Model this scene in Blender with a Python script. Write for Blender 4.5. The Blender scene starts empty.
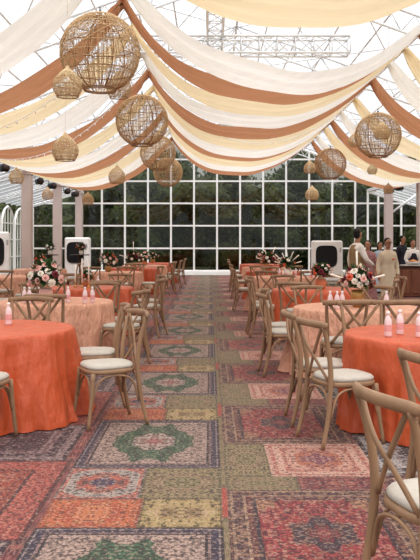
import bpy, math, random
from mathutils import Vector, Matrix, noise
C = bpy.context.scene
COL = C.collection
PI = math.pi
R_ = random.Random(7)

# ------------------------------------------------------------------ camera, sky, light
H = 1.5
cd = bpy.data.cameras.new('camera'); cam = bpy.data.objects.new('camera', cd); COL.objects.link(cam)
cam.location = (0, 0, H); cam.rotation_euler = (PI/2, 0, 0)
cd.sensor_fit = 'VERTICAL'; cd.sensor_height = 36; cd.lens = 36*750/560; cd.shift_y = -37/560
cd.clip_end = 300
C.camera = cam
w = bpy.data.worlds.new('overcast_sky'); C.world = w; w.use_nodes = True
wn = w.node_tree; bgn = wn.nodes['Background']; wtc = wn.nodes.new('ShaderNodeTexCoord'); wsp = wn.nodes.new('ShaderNodeSeparateXYZ')
wmr = wn.nodes.new('ShaderNodeMapRange'); wmr.inputs[1].default_value = 0; wmr.inputs[2].default_value = 1; wmr.inputs[3].default_value = .42; wmr.inputs[4].default_value = 2.3
wn.links.new(wtc.outputs['Generated'], wsp.inputs[0]); wn.links.new(wsp.outputs[2], wmr.inputs[0]); wn.links.new(wmr.outputs[0], bgn.inputs[1])
bgn.inputs[0].default_value = (0.94, 0.965, 1.0, 1)   # overcast: three times brighter overhead than at the horizon
sd = bpy.data.lights.new('sun', 'SUN'); sd.energy = 1.6; sd.angle = math.radians(40); sd.color = (1, .95, .88)
so = bpy.data.objects.new('sun', sd); COL.objects.link(so); so.rotation_euler = (math.radians(28), math.radians(12), 0); so.location = (0, 0, 30)
vs = C.view_settings; vs.view_transform = 'Standard'; vs.look = 'None'; vs.gamma = 1; vs.use_curve_mapping = False; vs.exposure = 0.2

# ------------------------------------------------------------------ colour and materials
def lin(c):
    return tuple((x/255/12.92 if x/255 <= .04045 else ((x/255+.055)/1.055)**2.4) for x in c) + (1,)

def newmat(name):
    m = bpy.data.materials.new(name); m.use_nodes = True
    nt = m.node_tree; nt.nodes.clear()
    out = nt.nodes.new('ShaderNodeOutputMaterial')
    return m, nt, out

def simple(name, c, rough=.6, var=.12, scale=8, metal=0, bump=0, bscale=40, spec=.3, stretch=(1, 1, 1)):
    m, nt, out = newmat(name)
    b = nt.nodes.new('ShaderNodeBsdfPrincipled'); nt.links.new(b.outputs[0], out.inputs[0])
    b.inputs['Roughness'].default_value = rough; b.inputs['Metallic'].default_value = metal
    b.inputs['Specular IOR Level'].default_value = spec
    tc = nt.nodes.new('ShaderNodeTexCoord'); mp = nt.nodes.new('ShaderNodeMapping'); mp.inputs['Scale'].default_value = stretch
    nt.links.new(tc.outputs['Object'], mp.inputs[0])
    n = nt.nodes.new('ShaderNodeTexNoise'); n.inputs['Scale'].default_value = scale; n.inputs['Detail'].default_value = 4
    nt.links.new(mp.outputs[0], n.inputs['Vector'])
    r = nt.nodes.new('ShaderNodeValToRGB'); c0 = lin(c)
    r.color_ramp.elements[0].position = .3; r.color_ramp.elements[1].position = .7
    r.color_ramp.elements[0].color = tuple(x*(1-var) for x in c0[:3])+(1,)
    r.color_ramp.elements[1].color = tuple(min(1, x*(1+var)) for x in c0[:3])+(1,)
    nt.links.new(n.outputs['Fac'], r.inputs[0]); nt.links.new(r.outputs[0], b.inputs['Base Color'])
    if bump:
        n2 = nt.nodes.new('ShaderNodeTexNoise'); n2.inputs['Scale'].default_value = bscale; n2.inputs['Detail'].default_value = 3
        nt.links.new(mp.outputs[0], n2.inputs['Vector'])
        bp = nt.nodes.new('ShaderNodeBump'); bp.inputs['Strength'].default_value = min(bump, 1); bp.inputs['Distance'].default_value = .02 if bump < .8 else .06
        nt.links.new(n2.outputs['Fac'], bp.inputs['Height']); nt.links.new(bp.outputs[0], b.inputs['Normal'])
    return m

def sheer(name, c, trans=.5, see=0.0):
    """hanging voile: diffuse and translucent"""
    m, nt, out = newmat(name)
    d = nt.nodes.new('ShaderNodeBsdfDiffuse'); t = nt.nodes.new('ShaderNodeBsdfTranslucent')
    tc = nt.nodes.new('ShaderNodeTexCoord')
    n = nt.nodes.new('ShaderNodeTexNoise'); n.inputs['Scale'].default_value = 3; n.inputs['Detail'].default_value = 3
    mp = nt.nodes.new('ShaderNodeMapping'); mp.inputs['Scale'].default_value = (.5, 4, 1)
    nt.links.new(tc.outputs['Object'], mp.inputs[0]); nt.links.new(mp.outputs[0], n.inputs['Vector'])
    r = nt.nodes.new('ShaderNodeValToRGB'); c0 = lin(c)
    r.color_ramp.elements[0].position = .3; r.color_ramp.elements[1].position = .7
    r.color_ramp.elements[0].color = tuple(x*.93 for x in c0[:3])+(1,)
    r.color_ramp.elements[1].color = c0
    nt.links.new(n.outputs['Fac'], r.inputs[0])
    nt.links.new(r.outputs[0], d.inputs[0]); nt.links.new(r.outputs[0], t.inputs[0])
    x = nt.nodes.new('ShaderNodeMixShader'); x.inputs[0].default_value = trans
    nt.links.new(d.outputs[0], x.inputs[1]); nt.links.new(t.outputs[0], x.inputs[2])
    last = x
    if see:
        tr = nt.nodes.new('ShaderNodeBsdfTransparent'); y = nt.nodes.new('ShaderNodeMixShader'); y.inputs[0].default_value = see
        nt.links.new(x.outputs[0], y.inputs[1]); nt.links.new(tr.outputs[0], y.inputs[2]); last = y
    nt.links.new(last.outputs[0], out.inputs[0])
    return m

def pane(name, tint, gloss=.12, rough=.02):
    m, nt, out = newmat(name)
    tr = nt.nodes.new('ShaderNodeBsdfTransparent'); tr.inputs[0].default_value = tint
    g = nt.nodes.new('ShaderNodeBsdfGlossy'); g.inputs['Roughness'].default_value = rough
    n = nt.nodes.new('ShaderNodeTexNoise'); n.inputs['Scale'].default_value = 1.3
    mr = nt.nodes.new('ShaderNodeMapRange'); mr.inputs[3].default_value = gloss*.7; mr.inputs[4].default_value = gloss*1.3
    nt.links.new(n.outputs['Fac'], mr.inputs[0])
    x = nt.nodes.new('ShaderNodeMixShader'); nt.links.new(mr.outputs[0], x.inputs[0])
    nt.links.new(tr.outputs[0], x.inputs[1]); nt.links.new(g.outputs[0], x.inputs[2]); nt.links.new(x.outputs[0], out.inputs[0])
    return m

class NT:
    def __init__(s, nt): s.nt = nt
    def n(s, t, **k):
        o = s.nt.nodes.new(t)
        for a, b in k.items(): setattr(o, a, b)
        return o
    def m(s, op, a, b=None, c=None):
        o = s.nt.nodes.new('ShaderNodeMath'); o.operation = op
        for i, v in enumerate((a, b, c)):
            if v is None: continue
            if isinstance(v, (int, float)): o.inputs[i].default_value = v
            else: s.nt.links.new(v, o.inputs[i])
        return o.outputs[0]
    def ramp(s, fac, stops, interp='CONSTANT'):
        r = s.nt.nodes.new('ShaderNodeValToRGB'); r.color_ramp.interpolation = interp
        e = r.color_ramp.elements
        while len(e) < len(stops): e.new(.5)
        for el, (p, c) in zip(e, stops): el.position = p; el.color = lin(c)
        s.nt.links.new(fac, r.inputs[0]); return r.outputs[0]
    def mix(s, f, a, b, mode='MIX'):
        o = s.nt.nodes.new('ShaderNodeMix'); o.data_type = 'RGBA'; o.blend_type = mode
        for i, v in ((0, f), (6, a), (7, b)):
            if isinstance(v, (int, float)): o.inputs[i].default_value = v
            elif isinstance(v, tuple): o.inputs[i].default_value = v
            else: s.nt.links.new(v, o.inputs[i])
        return o.outputs[2]

BLK, PNK, GRN, RED, OLV = (46, 40, 48), (206, 170, 154), (62, 112, 76), (160, 50, 54), (150, 126, 90)
def rug(name, w, h, border, field, medal, orn, orn2, ma=.3, mb=.2, bw=.16, dens=22, fade=.25, fadec=(170, 130, 120), lobes=8, fleck=.78):
    """printed rug: mirrored ornament, stepped borders (metres from the edge), lobed medallion"""
    m, nt, out = newmat(name); k = NT(nt)
    uv = k.n('ShaderNodeUVMap'); sp = k.n('ShaderNodeSeparateXYZ'); nt.links.new(uv.outputs[0], sp.inputs[0])
    ax = k.m('MULTIPLY', k.m('ABSOLUTE', k.m('SUBTRACT', sp.outputs[0], .5)), w)
    ay = k.m('MULTIPLY', k.m('ABSOLUTE', k.m('SUBTRACT', sp.outputs[1], .5)), h)
    cb = k.n('ShaderNodeCombineXYZ'); nt.links.new(ax, cb.inputs[0]); nt.links.new(ay, cb.inputs[1])
    cb.inputs[2].default_value = (hash(name) % 97)*.0 + len(name)*1.7
    ns = k.n('ShaderNodeTexNoise'); ns.inputs['Scale'].default_value = 7; ns.inputs['Detail'].default_value = 2; nt.links.new(cb.outputs[0], ns.inputs['Vector'])
    e = k.m('MINIMUM', k.m('SUBTRACT', w/2, ax), k.m('SUBTRACT', h/2, ay))
    ang = k.m('ARCTAN2', ay, ax)
    r = k.m('SQRT', k.m('ADD', k.m('POWER', k.m('DIVIDE', ax, ma), 2), k.m('POWER', k.m('DIVIDE', ay, mb), 2)))
    r = k.m('ADD', r, k.m('MULTIPLY', k.m('SUBTRACT', ns.outputs['Fac'], .5), .5))
    r = k.m('ADD', r, k.m('MULTIPLY', k.m('SINE', k.m('MULTIPLY', ang, lobes)), .035))
    rs = k.m('MULTIPLY', r, .5)
    med = k.ramp(rs, [(0, medal[0][1])] + [(p*.5, c) for p, c in medal[1:]] + [(.5, field)])
    v = k.n('ShaderNodeTexVoronoi'); v.inputs['Scale'].default_value = dens*1.5; nt.links.new(cb.outputs[0], v.inputs['Vector'])
    n3 = k.n('ShaderNodeTexNoise'); n3.inputs['Scale'].default_value = dens*1.35; n3.inputs['Detail'].default_value = 3.5
    nt.links.new(cb.outputs[0], n3.inputs['Vector'])
    o1 = k.m('LESS_THAN', v.outputs['Distance'], .33)
    o2 = k.m('GREATER_THAN', n3.outputs['Fac'], .535)
    f = k.mix(k.m('MULTIPLY', o2, .75), med, lin(orn))
    f = k.mix(k.m('MULTIPLY', o1, .6), f, lin(orn2))
    bs = k.m('DIVIDE', e, bw)
    bcol = k.ramp(bs, [(p, c) for p, c in border])
    inb = k.m('LESS_THAN', e, bw)
    bo = k.mix(k.m('MULTIPLY', o2, .55), bcol, lin(orn2))
    f = k.mix(inb, f, bo)
    cb2 = k.n('ShaderNodeCombineXYZ'); nt.links.new(ax, cb2.inputs[0]); nt.links.new(ay, cb2.inputs[1]); cb2.inputs[2].default_value = len(name)*2.3
    n6 = k.n('ShaderNodeTexNoise'); n6.inputs['Scale'].default_value = 46; n6.inputs['Detail'].default_value = 3; n6.inputs['Distortion'].default_value = .6; nt.links.new(cb2.outputs[0], n6.inputs['Vector'])
    f = k.mix(k.m('MULTIPLY', k.m('GREATER_THAN', n6.outputs['Fac'], .57), fleck), f, lin(BLK))
    f = k.mix(k.m('MULTIPLY', k.m('LESS_THAN', n6.outputs['Fac'], .42), fleck*.55), f, lin((226, 190, 168)))
    # worn pile: broad fading and fine grain
    tc = k.n('ShaderNodeTexCoord')
    n4 = k.n('ShaderNodeTexNoise'); n4.inputs['Scale'].default_value = 2.2; n4.inputs['Detail'].default_value = 5; nt.links.new(tc.outputs['Object'], n4.inputs['Vector'])
    f = k.mix(k.m('MULTIPLY', n4.outputs['Fac'], fade*.9), f, lin(fadec))
    n5 = k.n('ShaderNodeTexNoise'); n5.inputs['Scale'].default_value = 75; n5.inputs['Detail'].default_value = 2; nt.links.new(tc.outputs['Object'], n5.inputs['Vector'])
    g = k.ramp(n5.outputs['Fac'], [(.32, (150, 150, 150)), (.68, (255, 255, 255))], 'LINEAR')
    f = k.mix(.8, f, g, 'MULTIPLY')
    hs = k.n('ShaderNodeHueSaturation'); hs.inputs['Saturation'].default_value = .98; hs.inputs['Value'].default_value = .66
    nt.links.new(f, hs.inputs['Color']); f = hs.outputs[0]
    b = k.n('ShaderNodeBsdfPrincipled'); b.inputs['Roughness'].default_value = .75; b.inputs['Specular IOR Level'].default_value = .25; b.inputs['Sheen Weight'].default_value = .06; b.inputs['Sheen Roughness'].default_value = .5; b.inputs['Sheen Tint'].default_value = (1, .82, .78, 1)
    nt.links.new(f, b.inputs['Base Color']); nt.links.new(b.outputs[0], out.inputs[0])
    return m

def leafmat(name, c1, c2):
    return simple(name, [(a+b)/2 for a, b in zip(c1, c2)], .6, .45, 3, spec=.2)

M = {}
M['wood'] = simple('weathered_oak', (146, 113, 85), .5, .16, 9, stretch=(1, 1, .25), bump=.15, bscale=60)
M['cushion'] = simple('cream_linen', (184, 174, 161), .85, .05, 30, bump=.2, bscale=200)
M['orange'] = simple('orange_satin_cloth', (188, 80, 42), .42, .08, 5, bump=.85, bscale=7, spec=.45, stretch=(1, 1, .45))
M['peach'] = simple('peach_crinkle_cloth', (216, 158, 130), .6, .10, 12, bump=1, bscale=18, stretch=(1, 1, .35))
M['tabletop'] = simple('table_plywood', (150, 120, 85))
M['white'] = simple('white_painted_metal', (244, 242, 238), .4, .04, 3)
M['post'] = simple('greige_painted_post', (196, 178, 170), .6, .05, 2)
M['steel'] = simple('galvanised_steel', (226, 226, 226), .5, .1, 4)
M['rust'] = sheer('rust_voile', (202, 146, 108), .45)
M['beige'] = sheer('buttercream_voile', (250, 230, 190), .5)
M['cream'] = sheer('ivory_voile', (255, 249, 238), .5)
M['wicker'] = simple('natural_wicker', (212, 176, 132), .6, .3, 30)
M['wicker_light'] = simple('pale_wicker', (236, 204, 160), .6, .25, 30)
M['wicker_dark'] = simple('brown_cane', (158, 120, 82), .6, .2, 20)
M['black'] = simple('black_plastic', (20, 20, 22), .45, .2, 10)
M['dark'] = simple('dark_stained_wood', (58, 40, 34), .5, .2, 6)
M['panel'] = simple('reddish_brown_wood', (122, 74, 54), .5, .25, 5, stretch=(4, 4, .5))
M['gravel'] = simple('outdoor_ground', (70, 76, 50), .9, .3, 2)
M['leaf'] = leafmat('dark_leaves', (62, 76, 40), (80, 92, 52))
M['leaf2'] = leafmat('olive_leaves', (76, 84, 50), (96, 102, 66))
M['bark'] = simple('bark', (60, 50, 40), .9, .3, 8)
M['fern'] = leafmat('bouquet_leaves', (50, 84, 40), (70, 104, 56))
M['blush'] = simple('blush_petals', (246, 196, 184), .7, .08, 20)
M['ivory'] = simple('ivory_petals', (252, 240, 224), .7, .05, 20)
M['coral'] = simple('coral_petals', (226, 104, 74), .7, .12, 20)
M['burg'] = simple('burgundy_petals', (120, 40, 50), .7, .15, 20)
M['terra'] = simple('terracotta_pot', (206, 122, 84), .7, .08, 10)
M['gold'] = simple('brass_pot', (190, 142, 84), .35, .08, 10, metal=.6)
M['candle'] = simple('ivory_candle_wax', (250, 240, 224), .5, .03, 10)
M['bottle'] = simple('clear_pink_plastic', (236, 206, 204), .2, .06, 10, spec=.5)
M['label'] = simple('pink_paper_label', (222, 158, 154), .6, .1, 30)
M['glass'] = pane('window_glass', (.60, .60, .52, 1), .05)
M['roofglass'] = sheer('frosted_roof_panel', (246, 248, 252), .8, .72)
M['skin'] = simple('brown_skin', (172, 122, 94), .55, .06, 10)
M['hair'] = simple('black_hair', (22, 18, 18), .5, .2, 40)
M['kurta'] = simple('beige_kurta_cloth', (216, 198, 172), .75, .06, 8, bump=.4, bscale=12)
M['khaki'] = simple('khaki_vest_cloth', (150, 122, 84), .75, .08, 14, bump=.4, bscale=12)
M['shirt'] = simple('white_shirt_cloth', (236, 228, 220), .75, .04, 8, bump=.4, bscale=12)
M['navy'] = simple('dark_navy_cloth', (34, 34, 44), .8, .1, 8)
M['paleblue'] = simple('pale_blue_cloth', (176, 196, 214), .75, .12, 9)
M['mauve'] = simple('mauve_print_cloth', (150, 104, 104), .75, .35, 22)
M['food'] = simple('baked_food', (206, 140, 84), .7, .3, 14)
M['silver'] = simple('brushed_steel_tray', (190, 190, 190), .3, .05, 10, metal=.8)

# ------------------------------------------------------------------ mesh helpers
class MB:
    def __init__(s): s.v = []; s.f = []; s.mi = []; s.cur = 0
    def add(s, vs_, fs):
        o = len(s.v); s.v += [tuple(p) for p in vs_]
        for f in fs: s.f.append(tuple(i+o for i in f)); s.mi.append(s.cur)
        return s
    def box(s, c, d, rot=0, bev=0):
        cx, cy, cz = c; x, y, z = d[0]/2, d[1]/2, d[2]/2
        if bev:
            b = min(bev, x*.9, y*.9, z*.9); pts = []
            for zz, k in ((-z, b), (-z+b, 0), (z-b, 0), (z, b)):
                for sx, sy in ((1, 1), (-1, 1), (-1, -1), (1, -1)):
                    c1 = (sx*(x-k), sy*(y-b-k*0), zz) if True else None
                    a1 = (sx*(x-k), sy*(y-b), zz); a2 = (sx*(x-b), sy*(y-k), zz)
                    pts += ([a1, a2] if sx*sy > 0 else [a2, a1])
            fs = [tuple(range(8))[::-1], tuple(range(24, 32))]
            for L in range(3):
                for i in range(8): j = (i+1) % 8; fs.append((L*8+i, L*8+j, L*8+8+j, L*8+8+i))
        else:
            pts = [(sx*x, sy*y, sz*z) for sz in (-1, 1) for sx, sy in ((-1, -1), (1, -1), (1, 1), (-1, 1))]
            fs = [(3, 2, 1, 0), (4, 5, 6, 7), (0, 1, 5, 4), (1, 2, 6, 5), (2, 3, 7, 6), (3, 0, 4, 7)]
        cr, sr = math.cos(rot), math.sin(rot)
        return s.add([(cx+p[0]*cr-p[1]*sr, cy+p[0]*sr+p[1]*cr, cz+p[2]) for p in pts], fs)
    def tube(s, pts, r, n=8, flat=None, up=None, closed=False):
        pts = [Vector(p) for p in pts]; N = len(pts)
        rs = r if isinstance(r, (list, tuple)) else [r]*N
        t0 = (pts[1]-pts[0]).normalized()
        u = Vector(up) if up else (Vector((0, 0, 1)) if abs(t0.z) < .9 else Vector((1, 0, 0)))
        vs_ = []; prev = None
        for i, p in enumerate(pts):
            if closed: t = (pts[(i+1) % N]-pts[i-1]).normalized()
            else: t = (pts[min(i+1, N-1)]-pts[max(i-1, 0)]).normalized()
            if prev is None: a = (u - t*u.dot(t)).normalized()
            else:
                a = (prev - t*prev.dot(t)); a = a.normalized() if a.length > 1e-6 else prev
            prev = a; b = t.cross(a)
            fa, fb = (1, 1) if flat is None else flat
            for k in range(n):
                q = 2*PI*k/n; vs_.append(p + a*(math.cos(q)*rs[i]*fa) + b*(math.sin(q)*rs[i]*fb))
        fs = []
        for i in range(N if closed else N-1):
            for k in range(n):
                j = (i+1) % N; fs.append((i*n+k, i*n+(k+1) % n, j*n+(k+1) % n, j*n+k))
        if not closed:
            fs.append(tuple(range(n))[::-1]); fs.append(tuple(range((N-1)*n, N*n)))
        return s.add(vs_, fs)
    def lathe(s, prof, n=20, c=(0, 0, 0), capb=True, capt=True, fn=None):
        vs_ = []
        for r, z in prof:
            for k in range(n):
                q = 2*PI*k/n; rr = r if fn is None else fn(r, z, q)
                vs_.append((c[0]+rr*math.cos(q), c[1]+rr*math.sin(q), c[2]+z))
        fs = []
        for i in range(len(prof)-1):
            for k in range(n): fs.append((i*n+k, i*n+(k+1) % n, (i+1)*n+(k+1) % n, (i+1)*n+k))
        if capb: fs.append(tuple(range(n))[::-1])
        if capt: fs.append(tuple(range((len(prof)-1)*n, len(prof)*n)))
        return s.add(vs_, fs)
    def ell(s, c, r, n=12, m=8, rot=None):
        vs_ = []; fs = []
        for i in range(m+1):
            th = PI*i/m
            for k in range(n):
                q = 2*PI*k/n
                p = Vector((r[0]*math.sin(th)*math.cos(q), r[1]*math.sin(th)*math.sin(q), -r[2]*math.cos(th)))
                if rot: p = rot @ p
                vs_.append(p+Vector(c))
        for i in range(m):
            for k in range(n): fs.append((i*n+k, i*n+(k+1) % n, (i+1)*n+(k+1) % n, (i+1)*n+k))
        return s.add(vs_, fs)
    def mesh(s, name, mats, smooth=True):
        me = bpy.data.meshes.new(name); me.from_pydata(s.v, [], s.f); me.update()
        for m in (mats if isinstance(mats, (list, tuple)) else [mats]): me.materials.append(m)
        if isinstance(mats, (list, tuple)): me.polygons.foreach_set('material_index', s.mi)
        if smooth: me.polygons.foreach_set('use_smooth', [True]*len(me.polygons))
        return me
    def build(s, name, mats, parent=None, smooth=True, loc=None, rot=None, autos=None):
        o = bpy.data.objects.new(name, s.mesh(name, mats, smooth)); COL.objects.link(o)
        if parent: o.parent = parent
        if loc: o.location = loc
        if rot: o.rotation_euler = rot
        if smooth and autos: o.data.set_sharp_from_angle(angle=math.radians(autos))
        return o

def tag(o, label, cat, group=None, kind=None):
    o['label'] = label; o['category'] = cat
    if group: o['group'] = group
    if kind: o['kind'] = kind
    return o
def struct(o): o['kind'] = 'structure'; return o
def empty(name, loc=(0, 0, 0), rz=0):
    o = bpy.data.objects.new(name, None); COL.objects.link(o); o.location = loc; o.rotation_euler = (0, 0, rz); o.empty_display_size = .1
    return o
def kids(o): return [x for x in list(COL.objects) if x.parent == o]
TREE = {}
def tree_of(o):
    if o.name not in TREE: TREE[o.name] = [(k, tree_of(k)) for k in kids(o)]
    return TREE[o.name]
def copy_tree(o, parent=None, tr=None):
    if tr is None: tr = tree_of(o)
    c = o.copy(); COL.objects.link(c)
    if parent: c.parent = parent
    for k, sub in tr: copy_tree(k, c, sub)
    return c
USED = set()
def place(proto, loc, rz=0, s=1):
    """first use takes the prototype itself, later ones a copy"""
    if proto.name not in USED:
        USED.add(proto.name); tree_of(proto); o = proto
    else: o = copy_tree(proto)
    o.location = loc; o.rotation_euler = (0, 0, rz); o.scale = (s, s, s)
    return o
def smooth_path(pts, sub=4):
    P = [Vector(p) for p in pts]; P = [P[0]*2-P[1]] + P + [P[-1]*2-P[-2]]; out = []
    for i in range(1, len(P)-2):
        for k in range(sub):
            t = k/sub; a, b, c, d = P[i-1], P[i], P[i+1], P[i+2]
            out.append(.5*((2*b)+(c-a)*t+(2*a-5*b+4*c-d)*t*t+(3*b-a-3*c+d)*t**3))
    out.append(P[-2]); return out

# ------------------------------------------------------------------ floor: carpet printed with a patchwork of rugs
rugs = {
 'green': rug('rug_green_medallion', 1.0, 1.35, [(0, BLK), (.12, (170, 150, 150)), (.2, (60, 56, 80)), (.5, (176, 140, 130)), (.62, BLK), (.74, PNK)], (204, 170, 152), [(0, (196, 120, 112)), (.22, (214, 184, 168)), (.5, GRN)], (70, 50, 50), (52, 44, 48), .30, .48, .13, 26, .12),
 'redmed': rug('rug_red_medallion', 1.0, 1.35, [(0, (90, 40, 48)), (.1, (176, 140, 116)), (.2, (86, 52, 58)), (.55, (190, 150, 124)), (.65, (110, 44, 50)), (.85, (60, 44, 56))], (206, 146, 108), [(0, (150, 52, 56)), (.2, (66, 50, 62)), (.42, (178, 54, 58)), (.8, (168, 48, 54))], (96, 40, 46), (200, 150, 112), .40, .54, .17, 22, .12),
 'redorange': rug('rug_red_orange', 1.35, 1.4, [(0, (96, 40, 40)), (.1, (196, 90, 74)), (.5, (206, 96, 78)), (.72, (90, 44, 44)), (.8, (180, 80, 60))], (184, 76, 54), [(0, (210, 150, 120)), (.3, (190, 84, 54)), (.6, (176, 60, 44))], (216, 150, 116), (110, 46, 40), .4, .5, .28, 15, .12),
 'purple': rug('rug_purple_dark', 1.35, 1.0, [(0, (56, 42, 50)), (.15, (150, 120, 118)), (.4, (60, 40, 50)), (.7, (128, 90, 94))], (84, 36, 50), [(0, (150, 100, 106)), (.4, (70, 34, 50))], (50, 36, 46), (190, 160, 156), .4, .35, .24, 17, .08),
 'pink': rug('rug_pink_orange', .7, .8, [(0, (232, 176, 152)), (.2, (190, 96, 84)), (.4, (236, 180, 156)), (.8, (200, 110, 90))], (224, 146, 116), [(0, (140, 70, 90)), (.35, (216, 120, 76)), (.7, (232, 168, 144))], (150, 84, 96), (240, 190, 166), .26, .3, .13, 16, .15, (220, 150, 130)),
 'multi': rug('rug_orange_white', .5, .6, [(0, (90, 70, 74)), (.4, (214, 120, 96))], (210, 92, 70), [(0, (80, 60, 90)), (.3, (206, 100, 76)), (.7, (200, 180, 166))], (70, 66, 66), (212, 190, 176), .25, .3, .03, 17, .12),
 'orange': rug('rug_orange_worn', .53, .45, [(0, (150, 70, 50)), (.4, (206, 110, 70))], (216, 108, 64), [(0, (226, 130, 84)), (.6, (206, 96, 60))], (226, 150, 100), (184, 84, 56), .2, .2, .04, 13, .15, (206, 130, 90)),
 'olive': rug('rug_olive_worn', .5, .6, [(0, (110, 96, 70)), (.5, OLV)], (156, 136, 92), [(0, (140, 130, 84)), (.6, (176, 144, 108))], (118, 84, 70), (192, 164, 124), .2, .2, .04, 24, .2, (150, 140, 100)),
 'grain': rug('rug_tan_swirl', .47, .45, [(0, (116, 92, 60)), (.5, (190, 160, 104))], (194, 164, 108), [(0, (200, 170, 112)), (.25, (130, 100, 66)), (.4, (196, 164, 108)), (.6, (130, 100, 66)), (.75, (196, 160, 106))], (140, 108, 70), (206, 176, 120), .16, .12, .03, 9, .1, (180, 150, 100)),
 'burg': rug('rug_burgundy', 1.3, 1.4, [(0, (70, 30, 40)), (.3, (186, 130, 110)), (.45, (120, 36, 48)), (.8, (186, 120, 100))], (140, 42, 52), [(0, (196, 120, 96)), (.4, (96, 34, 48)), (.7, (160, 50, 56))], (90, 34, 44), (196, 140, 116), .4, .45, .2, 16, .12),
 'blackwhite': rug('rug_black_white', 1.3, 1.0, [(0, (30, 28, 36)), (.2, (190, 184, 180)), (.4, (40, 38, 48)), (.75, (196, 186, 180))], (180, 168, 164), [(0, (120, 44, 52)), (.5, (50, 46, 58))], (40, 36, 46), (206, 196, 190), .4, .3, .2, 17, .08),
 'redbar': rug('rug_red_strip', .1, 1.2, [(0, (206, 76, 56)), (.5, (196, 66, 50))], (206, 76, 56), [(0, (206, 76, 56)), (.5, (190, 64, 50))], (180, 70, 60), (216, 100, 80), .1, .5, .02, 20, .1),
 'maroon': rug('rug_maroon_mix', .5, .3, [(0, (90, 40, 48)), (.4, (160, 70, 66))], (150, 56, 60), [(0, (176, 90, 76)), (.5, (140, 50, 56))], (84, 40, 50), (190, 130, 110), .2, .1, .03, 18, .15),
}
rk = list(rugs)
PY, PX = 2.4, 4.7
cells = [
 ('redorange', -2.30, -.95, 3.77, 5.17), ('purple', -2.30, -1.0, 5.17, 6.17), ('maroon', -1.0, -.92, 5.17, 6.17), ('maroon', -.95, -.92, 3.77, 5.17),
 ('green', -.92, .07, 5.0, 6.35), ('multi', -.92, -.42, 4.4, 5.0), ('olive', -.42, .07, 4.4, 5.0),
 ('orange', -.92, -.39, 3.95, 4.4), ('grain', -.39, .07, 3.95, 4.4),
 ('redbar', .07, .1, 4.1, 4.6), ('olive', .07, .1, 4.6, 6.5),
 ('redmed', .1, 1.08, 5.6, 6.95), ('olive', .1, .4, 4.82, 5.6), ('pink', .4, 1.1, 4.82, 5.6), ('olive', .1, .55, 4.55, 4.82), ('maroon', .55, 1.1, 4.55, 4.82),
 ('maroon', 1.08, 1.1, 5.6, 6.95), ('burg', 1.1, 2.4, 3.45, 4.85), ('blackwhite', 1.1, 2.4, 4.85, 5.85)]
V = []; F = []; MI = []; UVs = []
for ix in (-2, -1, 0, 1, 2):
    for iy in range(-2, 13):
        for key, x0, x1, y0, y1 in cells:
            a, b, c, d = x0+ix*PX, x1+ix*PX, y0+iy*PY, y1+iy*PY
            a = max(a, -8.6); b = min(b, 10.0); d = min(d, 34.9); c = max(c, -1.2)
            if b <= a or d <= c: continue
            o = len(V); V += [(a, c, 0), (b, c, 0), (b, d, 0), (a, d, 0)]; F.append((o, o+1, o+2, o+3)); MI.append(rk.index(key))
            UVs += [0, 0, 1, 0, 1, 1, 0, 1]
me = bpy.data.meshes.new('floor'); me.from_pydata(V, [], F); me.update()
for key in rk: me.materials.append(rugs[key])
me.polygons.foreach_set('material_index', MI)
ul = me.uv_layers.new(name='UVMap'); ul.data.foreach_set('uv', UVs)
fo = bpy.data.objects.new('floor', me); COL.objects.link(fo); struct(fo)
MB().box((0, 40, -.1), (160, 160, .16)).build('ground', M['gravel'], smooth=False)['kind'] = 'structure'

# ------------------------------------------------------------------ glazed marquee
WY = 35.2; XL, XR = -8.65, 10.2; EL, ER = -6.0, 7.4
EZ, RZ = 4.8, 7.2
def zt(x, inner=None):
    if x < EL or (x == EL and not inner): return 3.15+.75*(x-XL)/(EL-XL)
    if x > ER or (x == ER and not inner): return 3.9-.8*(x-ER)/(XR-ER)
    return RZ-(RZ-EZ)*((.7-x)/(.7-EL) if x < .7 else (x-.7)/(ER-.7))
xs = [.33+1.08*k for k in range(-9, 10)]; xs = [x for x in xs if XL < x < XR]; xs = sorted([XL, EL, ER, XR]+[x for x in xs if min(abs(x-XL), abs(x-EL), abs(x-ER), abs(x-XR)) > .3])
zs = [.2, 1.25, 2.31, 3.36, 4.4, 5.42, 6.45]
for i in range(len(xs)-1):
    a, b = xs[i], xs[i+1]; pts = [a, b] if not a < .7 < b else [a, .7, b]
    inn = a >= EL and b <= ER; Z_ = lambda x: zt(x, inn); g = MB(); top = [(x, WY, Z_(x)) for x in pts]
    g.add([(a, WY, .1), (b, WY, .1)]+top[::-1], [tuple(range(2+len(top)))])
    fr = MB(); mw = .085
    fr.box((a, WY, (Z_(a)+.1)/2), (mw, .1, Z_(a)-.1))
    for z in zs:
        a2, b2 = a, b
        while a2 < b and Z_(a2) < z: a2 += .02
        while b2 > a2 and Z_(b2) < z: b2 -= .02
        if b2-a2 > .1: fr.box(((a2+b2)/2, WY-.003, z), (b2-a2, .09, .075))
    for p, q in zip(pts, pts[1:]): fr.tube([(p, WY, Z_(p)), (q, WY, Z_(q))], .06, 4)
    win = g.build('window_%d' % (i+1), M['glass'], smooth=False); struct(win)
    fr.build('window_frame', M['white'], win, smooth=False)
struct(MB().box(((XL+XR)/2, WY-.02, .09), (XR-XL, .22, .18)).build('baseboard_back', M['white'], smooth=False))

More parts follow.
